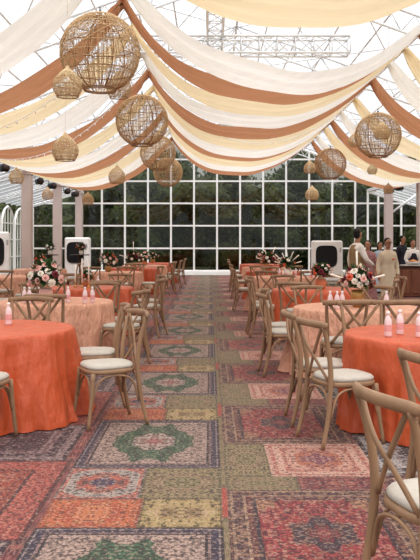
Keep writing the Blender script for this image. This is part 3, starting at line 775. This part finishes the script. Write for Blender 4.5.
def bouquet(X, Y, z, r, pot, potcol, cols, nb, seed, label, spikes=0, candles=0):
    rr = random.Random(seed)
    root = empty('flower_arrangement', (X, Y, z)); tag(root, label, 'flowers', 'table flower arrangements')
    ph = pot[1]; pr = pot[0]
    MB().lathe([(pr*.7, 0), (pr*.95, ph*.3), (pr, ph*.7), (pr*.85, ph), (pr*.75, ph), (pr*.8, ph*.7)], 20).build('vase', M[potcol], root)
    zc = ph+r*.45
    foliage(r, 170, seed, zc).build('foliage', M['fern'], root)
    for i in range(nb):
        g = (i+.5)/nb; el = math.asin(1-1.25*g); th = i*2.399
        d = Vector((math.cos(th)*math.cos(el), math.sin(th)*math.cos(el), math.sin(el)*.95))
        o = bpy.data.objects.new('bloom', BM[cols[i % len(cols)]]); COL.objects.link(o); o.parent = root
        o.location = Vector((0, 0, zc))+d*r*rr.uniform(.75, .98); o.rotation_euler = d.to_track_quat('Z', 'Y').to_euler(); s_ = r*rr.uniform(.15, .25); o.scale = (s_, s_, s_)
    for i in range(spikes):
        th = PI*(.08+.84*i/max(1, spikes-1)); L = r*rr.uniform(1.4, 1.9)
        d = Vector((math.cos(th)*.9, rr.uniform(-.3, .3), math.sin(th))); b = Vector((0, 0, zc))
        MB().tube([b+d*r*.3, b+d*L], [.006, .012], 6).build('pampas_stem', M['ivory'], root)
    return root
tz = .754
bouquet(-2.09, 9.55, tz, .25, (.09, .17), 'blush', ['blush', 'ivory', 'blush', 'ivory', 'burg', 'blush', 'ivory'], 34, 1, 'round blush and ivory bouquet in a pink vase on the second left table')
bouquet(1.72, 8.75, tz, .2, (.08, .2), 'gold', ['ivory', 'ivory', 'blush', 'ivory', 'burg', 'blush', 'coral'], 40, 2, 'large ivory and blush bouquet in a brass vase on the second right table', spikes=3)
bouquet(1.82, 12.3, tz, .19, (.09, .16), 'terra', ['coral', 'blush', 'ivory', 'burg'], 26, 3, 'coral and blush bouquet in a terracotta pot on the third right table')
bouquet(-2.1, 12.8, tz, .13, (.07, .1), 'terra', ['blush', 'coral', 'ivory'], 16, 4, 'low coral bouquet beside the tall candles on the third left table')
bouquet(1.72, 16.7, tz, .2, (.12, .16), 'ivory', ['ivory', 'coral'], 10, 5, 'green arrangement with pale radiating stems on the fourth right table', spikes=7)
bouquet(1.6, 20.2, tz, .24, (.08, .14), 'terra', ['coral', 'blush', 'burg', 'ivory'], 20, 6, 'coral arrangement on the fifth right table', spikes=4)
bouquet(1.75, 23.4, tz, .24, (.08, .14), 'terra', ['coral', 'blush', 'ivory'], 16, 7, 'coral arrangement on the sixth right table')
bouquet(1.85, 26.6, tz, .24, (.08, .14), 'gold', ['ivory', 'blush', 'ivory'], 16, 17, 'pale arrangement on the farthest right table')
bouquet(-2.65, 19.5, tz, .27, (.09, .16), 'gold', ['ivory', 'blush', 'coral'], 20, 8, 'pale bouquet on the fourth left table')
bouquet(-2.3, 22.6, tz, .28, (.09, .14), 'gold', ['ivory', 'burg', 'blush'], 20, 9, 'dark leafy bouquet on the fifth left table', spikes=3)
bouquet(-2.2, 25.2, tz, .25, (.09, .14), 'terra', ['blush', 'ivory'], 16, 10, 'small blush bouquet on the sixth left table')
bouquet(-2.15, 28.2, tz, .22, (.09, .14), 'gold', ['blush', 'ivory'], 12, 11, 'small pale bouquet on the farthest left table')
bouquet(-4.9, 21.6, tz, .22, (.09, .14), 'terra', ['blush', 'coral'], 16, 12, 'coral bouquet on the farther outer left table')

# tall candles
def candle(X, Y, h, label):
    root = empty('taper_candle', (X, Y, tz)); tag(root, label, 'candle', 'tall taper candles')
    MB().lathe([(.035, 0), (.035, .012), (.012, .02), (.012, .07), (.02, .08)], 12).build('candle_holder', M['gold'], root)
    MB().lathe([(.013, .08), (.011, .08+h), (.004, .085+h)], 10).build('candle_wax', M['candle'], root)
for i, (dx, dy, h, lb) in enumerate([(-.18, -.1, .3, 'leftmost taper candle on the third left table'), (-.06, -.14, .4, 'tallest taper candle on the third left table'), (.05, -.12, .34, 'rightmost taper candle on the third left table')]): candle(-2.1+dx, 12.8+dy, h, lb)

# bottles
b0 = empty('water_bottle')
MB().lathe([(.028, 0), (.031, .01), (.031, .13), (.026, .15), (.013, .175), (.012, .19)], 14).build('bottle_body', M['bottle'], b0)
MB().lathe([(.0318, .045), (.0318, .1)], 14, capb=False, capt=False).build('bottle_label', M['label'], b0)
MB().lathe([(.0145, .183), (.0145, .208), (.012, .211)], 12).build('bottle_cap', M['white'], b0)
BT = [(1.42, 5.98, 'left one of the two whole water bottles on the nearest right table'), (1.55, 6.12, 'right one of the two whole water bottles on the nearest right table'), (1.66, 5.95, 'water bottle cut by the right edge on the nearest right table'),
      (-1.84, 6.85, 'water bottle on the nearest left table'),
      (-2.3, 9.3, 'water bottle left of the bouquet on the second left table'), (-2.22, 9.22, 'second water bottle left of the bouquet on the second left table'),
      (-1.78, 9.4, 'water bottle right of the bouquet on the second left table'), (-1.55, 9.3, 'left of the pair of bottles near the right side of the second left table'), (-1.47, 9.38, 'right of the pair of bottles near the right side of the second left table'),
      (1.37, 8.55, 'leftmost of three small bottles left of the bouquet on the second right table'), (1.44, 8.5, 'middle of three small bottles left of the bouquet on the second right table'), (1.51, 8.56, 'rightmost of three small bottles left of the bouquet on the second right table'),
      (2.0, 8.5, 'small bottle right of the bouquet on the second right table'),
      (1.5, 16.2, 'left small bottle on the fourth right table'), (1.62, 16.15, 'second small bottle from the left on the fourth right table'), (1.85, 16.2, 'right small bottle on the fourth right table'),
      (-1.85, 12.4, 'small bottle right of the candles on the third left table')]
for X, Y, lb in BT: tag(place(b0, (X, Y, tz), X*7, .95), lb, 'bottle', 'small water bottles')

# cocktail tables by the posts
ct = empty('cocktail_table')
MB().lathe([(.33, 1.06), (.34, 1.065), (.34, 1.09), (.33, 1.095)], 28).build('round_top', M['dark'], ct)
MB().lathe([(.03, .03), (.03, .8), (.06, 1.0), (.12, 1.059)], 14).build('column', M['dark'], ct)
MB().lathe([(.24, 0), (.24, .015), (.05, .035)], 20).build('foot', M['dark'], ct)
for X, Y, lb, seed, cs in ((-5.72, 26.6, 'tall dark cocktail table left of the second post', 31, ['blush', 'ivory', 'burg']), (-4.62, 26.6, 'tall dark cocktail table right of the second post', 32, ['coral', 'blush', 'burg'])):
    tag(place(ct, (X, Y, 0), 0), lb, 'table', 'tall dark cocktail tables')
    bouquet(X+.05, Y, 1.096, .2, (.08, .14), 'ivory', cs, 16, seed, 'posy in a white vase on the '+lb)

# ------------------------------------------------------------------ air coolers
def cooler(X, Y, rz, h, w_, label):
    root = empty('air_cooler', (X, Y, 0), rz); tag(root, label, 'air cooler', 'white portable air coolers')
    MB().box((0, 0, h/2+.08), (w_, .6, h-.08), bev=.05).build('housing', M['white'], root, smooth=False); hs_ = kids(root)[-1]
    gh = h*.5; gw = w_*.72; cz = h-.14-gh/2; pts = []
    n = 32
    for i in range(n):
        q = 2*PI*i/n; c_, s_ = math.cos(q), math.sin(q); e = .5
        pts.append((math.copysign(abs(c_)**e, c_)*gw/2-w_*.05, math.copysign(abs(s_)**e, s_)*gh/2+cz))
    g = MB(); g.add([(x, -.3, z) for x, z in pts]+[(x, -.325, z) for x, z in pts]+[(-w_*.05+(x+w_*.05)*.86, -.31, cz+(z-cz)*.9) for x, z in pts],
                    [(i, (i+1) % n, n+(i+1) % n, n+i) for i in range(n)]+[(n+i, n+(i+1) % n, 2*n+(i+1) % n, 2*n+i) for i in range(n)]+[tuple(range(2*n, 3*n))])
    for k in range(9): g.box((-w_*.05, -.318, cz-gh*.36+gh*.09*k), (gw*.74, .012, .018))
    g.build('air_outlet', M['black'], hs_, smooth=False)
    MB().box((w_*.42, -.306, h-.3), (.06, .02, .16)).build('control_panel', M['silver'], hs_, smooth=False)
    for sx in (-1, 1):
        for sy in (-1, 1): MB().tube([(sx*w_*.4-.02, sy*.22, .06), (sx*w_*.4+.02, sy*.22, .06)], .06, 12).build('wheel', M['black'], root)
cooler(4.2, 27.0, 0, 1.55, 1.06, 'white air cooler with black outlet, right of the aisle near the men')
cooler(-5.25, 29.8, 0, 1.68, .95, 'white air cooler with black outlet between the second and third left posts')
cooler(-6.85, 24.0, .25, 1.82, .85, 'tall white air cooler at the left edge, outside the first post')

# spotlights on the eave beam
s0 = empty('spotlight')
MB().tube([(0, -.02, .2), (0, -.02, .32)], .015, 6).tube([(-.12, 0, 0), (-.12, 0, .2), (.12, 0, .2), (.12, 0, 0)], .012, 5).build('yoke', M['black'], s0)
MB().tube([(0, .12, 0), (0, .08, 0), (0, -.1, 0), (0, -.16, 0)], [.07, .1, .105, .12], 14).build('lamp_housing', M['black'], s0)
MB().tube([(0, -.162, 0), (0, -.168, 0)], .09, 14).build('lens', M['dark'], s0)
for i, (X, Y, rz, lb) in enumerate([(-5.8, 21.0, .8, 'black spotlight at the left edge, left of the first post'), (-5.85, 25.6, .6, 'black spotlight between the two leftmost posts, left one'), (-5.85, 27.6, 1.0, 'black spotlight between the two leftmost posts, right one'),
                                (-5.85, 30.6, .5, 'black spotlight right of the second left post'), (-5.85, 32.3, .9, 'black spotlight just left of the third left post'),
                                (7.25, 30.0, -.6, 'black spotlight beside the right post, left one'), (7.25, 28.6, -1, 'black spotlight beside the right post, right one')]):
    o = place(s0, (X, Y, 3.6), rz, 1.05); tag(o, lb, 'spotlight', 'black stage spotlights on the eave beams')

# ------------------------------------------------------------------ buffet
bc = empty('buffet_counter', (6.6, 21.2, 0)); tag(bc, 'panelled reddish wooden buffet counter at the right edge', 'counter')
b = MB().box((0, 0, .42), (2.6, .7, .8), bev=.01)
for k in range(9): b.box((-1.16+k*.29, -.36, .42), (.24, .03, .66), bev=.01)
b.build('counter_body', M['panel'], bc, smooth=False)
MB().box((0, 0, .84), (2.7, .8, .05), bev=.01).build('countertop', M['dark'], bc, smooth=False)
cl = MB().box((6.6, 21.25, .875), (2.3, .6, .012)).build('table_runner', M['shirt'], smooth=False); tag(cl, 'white cloth runner lying on the wooden buffet counter', 'cloth')
for i, (x, lb) in enumerate([(5.75, 'left steel tray of baked food on the buffet counter'), (6.35, 'right steel tray of baked food on the buffet counter')]):
    t = empty('serving_tray', (x, 21.2, .882)); tag(t, lb, 'tray', 'steel serving trays on the buffet')
    MB().lathe([(.16, 0), (.2, .02), (.23, .09), (.22, .09), (.19, .03), (.02, .015)], 24, capt=True).build('dish', M['silver'], t)
    f = MB(); rr = random.Random(i)
    for k in range(26): q = rr.uniform(0, 6.28); r = rr.uniform(0, .15); f.ell((r*math.cos(q), r*math.sin(q), .07+.06*(1-r/.15)), (.04, .035, .03), 7, 5)
    f.build('food', M['food'], t)['kind'] = 'stuff'

# ------------------------------------------------------------------ people (local: facing -Y)
def capsule(mb, pts, rs, flat=(1, 1), up=None, n=12):
    P = smooth_path(pts, 5); N = len(pts)-1; out = []
    for i in range(len(P)):
        t = i/5; k = min(int(t), N-1); out.append(rs[k]+(rs[k+1]-rs[k])*(t-k))
    mb.tube(P, out, n, flat=flat, up=up)
    if flat == (1, 1):
        mb.ell(P[0], (out[0],)*3, 10, 6); mb.ell(P[-1], (out[-1],)*3, 10, 6)
def remesh(o, vox, sm=4):
    m = o.modifiers.new('r', 'REMESH'); m.mode = 'VOXEL'; m.voxel_size = vox; m.use_smooth_shade = True
    s_ = o.modifiers.new('s', 'SMOOTH'); s_.factor = .5; s_.iterations = sm
    dg = bpy.context.evaluated_depsgraph_get(); ev = o.evaluated_get(dg); nm = bpy.data.meshes.new_from_object(ev)
    o.modifiers.clear(); mats = list(o.data.materials); o.data = nm
    if not nm.materials:
        for q in mats: nm.materials.append(q)
    for p in nm.polygons: p.use_smooth = True
def person(X, Y, rz, hgt, label, outfit, arms, headturn=0, hairlen=0, glasses=False, lean=0):
    root = empty('person', (X, Y, 0), rz); tag(root, label, 'person')
    k = hgt/1.75; S = lambda p: (p[0]*k, p[1]*k, p[2]*k)
    body = MB(); hr = .098
    capsule(body, [S((0, .0, .92)), S((0, .01, 1.15)), S((0, .005, 1.36))], [.13*k, .12*k, .12*k], flat=(.8, 1.15), up=(0, 1, 0))
    capsule(body, [S((0, .01, 1.36)), S((0, .0, 1.46)), S((0, -.015, 1.56))], [.065*k, .055*k, .055*k])
    for s in (-1, 1):
        capsule(body, [S((s*.09, 0, .92)), S((s*.1, -.01, .5)), S((s*.1, .02, .09))], [.085*k, .058*k, .04*k])
        capsule(body, [S((s*.1, .04, .045)), S((s*.11, -.13, .035))], [.04*k, .034*k])
        sh = (s*.175, .01, 1.37); el, ha = arms[0 if s < 0 else 1]
        capsule(body, [S(sh), S(el), S(ha)], [.05*k, .038*k, .028*k])
        E, W = Vector(el), Vector(ha); d = (W-E).normalized(); side = d.cross(Vector((0, 1, 0))).normalized() if abs(d.y) < .9 else Vector((1, 0, 0)); pn = side.cross(d)
        capsule(body, [S(W), S(W+d*.05), S(W+d*.09)], [.026*k, .036*k, .034*k], flat=(1, .55), up=tuple(side))
        for j, (off, L) in enumerate(((-.028, .062), (-.01, .075), (.01, .07), (.028, .055))):
            b0_ = W+d*.085+side*off; capsule(body, [S(b0_), S(b0_+d*L*.55+pn*.006), S(b0_+d*L*.9+pn*.025)], [.0095*k, .009*k, .0075*k], n=8)
        b0_ = W+d*.03+side*-.03; capsule(body, [S(b0_), S(b0_+d*.03+side*-.025), S(b0_+d*.06+side*-.03+pn*.01)], [.012*k, .01*k, .009*k], n=8)
    # head
    ht = Matrix.Rotation(headturn, 3, 'Z'); hc = Vector((0, -.02, 1.64))
    def hp(p): return S(hc+ht @ Vector(p))
    body.ell(hp((0, .012, .02)), (.076*k, .095*k, .1*k), 18, 12, ht)
    body.ell(hp((0, -.02, -.05)), (.056*k, .068*k, .068*k), 14, 10, ht)
    body.ell(hp((0, -.04, -.098)), (.028*k, .026*k, .02*k), 10, 8, ht)
    capsule(body, [hp((0, -.085, .02)), hp((0, -.108, -.02))], [.009*k, .014*k], n=8)
    body.ell(hp((0, -.084, -.06)), (.022*k, .012*k, .008*k), 10, 6, ht)
    for s in (-1, 1):
        body.ell(hp((s*.078, .01, -.01)), (.012*k, .02*k, .032*k), 10, 8, ht); body.ell(hp((s*.03, -.078, .035)), (.024*k, .014*k, .008*k), 8, 6, ht)
    bo = body.build('body', M['skin'], root); remesh(bo, .0085, 3)
    e = MB()
    for s in (-1, 1): e.ell(hp((s*.031, -.085, .016)), (.011*k, .006*k, .0045*k), 8, 6, ht)
    e.build('eyes', M['white'], bo)
    e = MB()
    for s in (-1, 1): e.ell(hp((s*.031, -.0915, .016)), (.006*k, .003*k, .006*k), 8, 6, ht); e.box(hp((s*.031, -.092, .035)), (.03*k, .01*k, .006*k), headturn)
    e.build('brows', M['hair'], bo)
    h_ = MB(); h_.ell(hp((0, .036, .06)), (.083*k, .09*k, .078*k), 18, 12, ht); h_.ell(hp((0, .052, 0)), (.08*k, .064*k, .085*k), 14, 10, ht)
    if hairlen: capsule(h_, [hp((0, .07, 0)), hp((0, .1, -.15)), hp((0, .1, -.15-hairlen))], [.08*k, .07*k, .04*k])
    h_.build('hair', M['hair'], root)
    if glasses:
        g = MB()
        for s in (-1, 1):
            g.tube([hp((s*.033+.025*math.cos(q), -.102, .014+.02*math.sin(q))) for q in [2*PI*i/12 for i in range(12)]], .003*k, 5, closed=True)
            g.tube([hp((s*.058, -.1, .018)), hp((s*.082, .01, .015))], .003*k, 4)
        g.tube([hp((-.009, -.103, .018)), hp((.009, -.103, .018))], .003*k, 4); g.build('glasses', M['black'], root)
    # clothes
    def torso(levels): # (z, half width, half depth, y)
        return [(z*k, a*k, b_*k, y*k) for z, a, b_, y in levels]
    def shell(levels, mat, name, bumpy=0, vox=None, sleeves=None):
        mb = MB(); n = 36; vs_ = []
        for z, a, b_, y in torso(levels):
            for i in range(n):
                q = 2*PI*i/n; f = 1+bumpy*max(0, (1.0*k-z))*math.sin(q*7+z*3); e_ = .85
                vs_.append((a*f*math.copysign(abs(math.cos(q))**e_, math.cos(q)), y+b_*f*math.copysign(abs(math.sin(q))**e_, math.sin(q)), z))
        L = len(levels); mb.add(vs_, [(i*n+j, i*n+(j+1) % n, (i+1)*n+(j+1) % n, (i+1)*n+j) for i in range(L-1) for j in range(n)]+[tuple(range(n))[::-1], tuple(range((L-1)*n, L*n))])
        if sleeves:
            for s in (-1, 1):
                el, ha = arms[0 if s < 0 else 1]; E, W = Vector(el), Vector(ha); end = E.lerp(W, sleeves)
                capsule(mb, [S((s*.155, .01, 1.375)), S(el), S(end)], [.068*k, .054*k, .042*k])
        o = mb.build(name, M[mat], root); remesh(o, .012, 5); return o
    base = [(.84, .185, .135, 0), (.95, .18, .135, .005), (1.1, .162, .122, .01), (1.25, .182, .132, .005), (1.36, .195, .122, .01), (1.42, .14, .095, .01), (1.47, .075, .075, .005)]
    def trousers(mat, r=.085):
        mb = MB()
        for s in (-1, 1): capsule(mb, [S((s*.09, 0, .93)), S((s*.1, -.01, .5)), S((s*.1, .02, .1))], [.105*k, .082*k, .065*k])
        mb.ell(S((0, 0, .93)), (.17*k, .13*k, .1*k), 16, 8)
        o = mb.build('trousers', M[mat], root); remesh(o, .014, 3)
    for s in (-1, 1):
        MB().ell(S((s*.105, -.05, .05)), (.05*k, .135*k, .05*k), 14, 8).box(S((s*.105, -.05, .012)), (.09*k, .25*k, .024*k), bev=.01).build('shoe', M['dark'], root)
    if outfit == 'kurta':
        trousers('kurta')
        jk = shell([(.55, .225, .165, 0), (.75, .205, .15, 0)]+base[1:], 'kurta', 'long_jacket', .12, sleeves=.92)
        p = MB()
        for j in range(8): p.ell(S((0, -.142-.0*j, .95+.06*j)), (.009*k,)*3, 6, 5)
        p.build('buttons', M['gold'], jk)['kind'] = 'stuff'
        MB().box(S((.095, -.134, 1.24)), (.07*k, .012*k, .03*k)).build('pocket_square', M['coral'], jk)
    elif outfit == 'vest':
        trousers('khaki'); shell([(.9, .175, .13, 0)]+base[2:], 'shirt', 'shirt', sleeves=.95)
        shell([(.86, .19, .145, 0), (.95, .19, .145, .005), (1.1, .172, .132, .01), (1.25, .19, .142, .005), (1.34, .17, .132, .01), (1.43, .12, .1, .012)], 'khaki', 'vest')
    elif outfit == 'server':
        trousers('navy'); shell([(.9, .175, .13, 0)]+base[2:], 'shirt', 'shirt', sleeves=.95)
        shell([(.45, .19, .15, 0), (.95, .19, .145, .005), (1.1, .172, .132, -.005), (1.25, .13, .135, -.012), (1.33, .1, .12, -.015)], 'navy', 'apron')
    else:
        shell([(.06, .27, .25, 0), (.5, .23, .2, 0), (.84, .19, .15, 0)]+base[1:], outfit, 'long_dress', .06, sleeves=.45)
down = lambda s: ((s*.24, .03, 1.1), (s*.25, -.05, .86))
person(4.03, 17.0, .12, 1.6, 'man in a long beige jacket and glasses standing beside the buffet, facing us', 'kurta', (down(-1), down(1)), .15, glasses=True)
person(3.14, 16.0, math.radians(112), 1.79, 'man in a khaki vest and white shirt seen from behind, talking', 'vest', (((-.25, -.06, 1.13), (-.18, -.25, 1.02)), down(1)), .35)
person(3.98, 18.9, -.5, 1.55, 'person in mauve printed dress standing between the two men', 'mauve', (((-.25, -.03, 1.13), (-.12, -.22, 1.1)), down(1)), 0, .25)
person(5.1, 22.5, .3, 1.52, 'person in a pale blue dress half hidden behind the man in beige', 'paleblue', (down(-1), down(1)), 0, .2)
person(6.0, 22.2, .1, 1.58, 'server in white shirt and dark apron behind the buffet counter', 'server', (((-.25, -.04, 1.13), (-.15, -.25, .98)), ((.25, -.04, 1.13), (.15, -.25, .98))), 0)
person(6.2, 24.2, .6, 1.72, 'person in dark clothes farther back, beyond the pale blue dress', 'navy', (down(-1), down(1)), .4)

# ------------------------------------------------------------------ trees outside
def make_tree(seed, mat):
    rr = random.Random(seed); root = empty('tree')
    lf = MB(); blobs = [(Vector((rr.uniform(-1.3, 1.3), rr.uniform(-1, 1), 1.2+i*.68)), rr.uniform(1.0, 1.5)) for i in range(9)]
    for c, r in blobs:
        lf.ell(c, (r*.8, r*.8, r*.7), 10, 6)
        for k in range(520):
            d = Vector((rr.gauss(0, 1), rr.gauss(0, 1), rr.gauss(0, 1))).normalized(); p = c+Vector((d.x, d.y, d.z*.9))*r*rr.uniform(.78, 1.08)
            a = Vector((rr.gauss(0, 1), rr.gauss(0, 1), rr.gauss(0, 1)+.3)).normalized(); b = a.cross(d).normalized()*.07; a = a*.16
            lf.add([p-a, p+b, p+a, p-b], [(0, 1, 2, 3)])
    lf.build('crown', M[mat], root, smooth=False)
    tr = MB(); tr.tube([(0, 0, 0), (.05, .05, 1.5), (0, 0, 3.5), (.1, 0, 6)], [.2, .16, .1, .04], 8)
    for c, r in blobs[1::2]: tr.tube([(0, 0, c.z*.6), c*.7+Vector((0, 0, c.z*.25)), c], [.07, .05, .02], 6)
    tr.build('trunk', M['bark'], root); return root
trees = [make_tree(11, 'leaf'), make_tree(12, 'leaf2'), make_tree(13, 'leaf')]
rr = random.Random(5); i = 0
hg = MB()
for k in range(26):
    c = Vector((-21+k*1.75, 49+rr.uniform(-.6, .6), 2.2)); hg.ell(c, (1.5, 1.3, 3.2+rr.uniform(-.3, .5)), 10, 8)
    for q in range(300):
        d = Vector((rr.gauss(0, 1), -abs(rr.gauss(0, 1)), rr.gauss(0, 1))).normalized(); p = c+Vector((d.x*1.55, d.y*1.35, d.z*3.4)); a = Vector((rr.gauss(0, 1), rr.gauss(0, 1), rr.gauss(0, 1))).normalized(); b = a.cross(d).normalized()*.09; a = a*.2
        hg.add([p-a, p+b, p+a, p-b], [(0, 1, 2, 3)])
tag(hg.build('hedge', M['leaf2'], smooth=False), 'tall dark hedge closing the view behind the trees', 'hedge')
for Y, n, x0, dx, sc in ((38.6, 9, -14.5, 3.7, .84), (43.4, 9, -15.5, 4.2, .92)):
    for k in range(n):
        o = place(trees[i % 3], (x0+k*dx+rr.uniform(-.3, .3), Y+rr.uniform(-.5, .5), 0), rr.uniform(0, 6), sc*rr.uniform(.95, 1.05)); i += 1
        tag(o, 'dense dark tree standing outside, beyond the glass end wall', 'tree', 'trees beyond the glass end wall')
for sx, Xb in ((0, -12.6), (1, 14.2)):
    for k in range(7):
        o = place(trees[i % 3], (Xb+rr.uniform(-.3, .3), 12+k*3.7, 0), rr.uniform(0, 6), rr.uniform(.5, .6)); i += 1
        tag(o, 'low dark tree outside the %s side windows' % ('left' if sx == 0 else 'right'), 'tree', 'trees along the %s side' % ('left' if sx == 0 else 'right'))
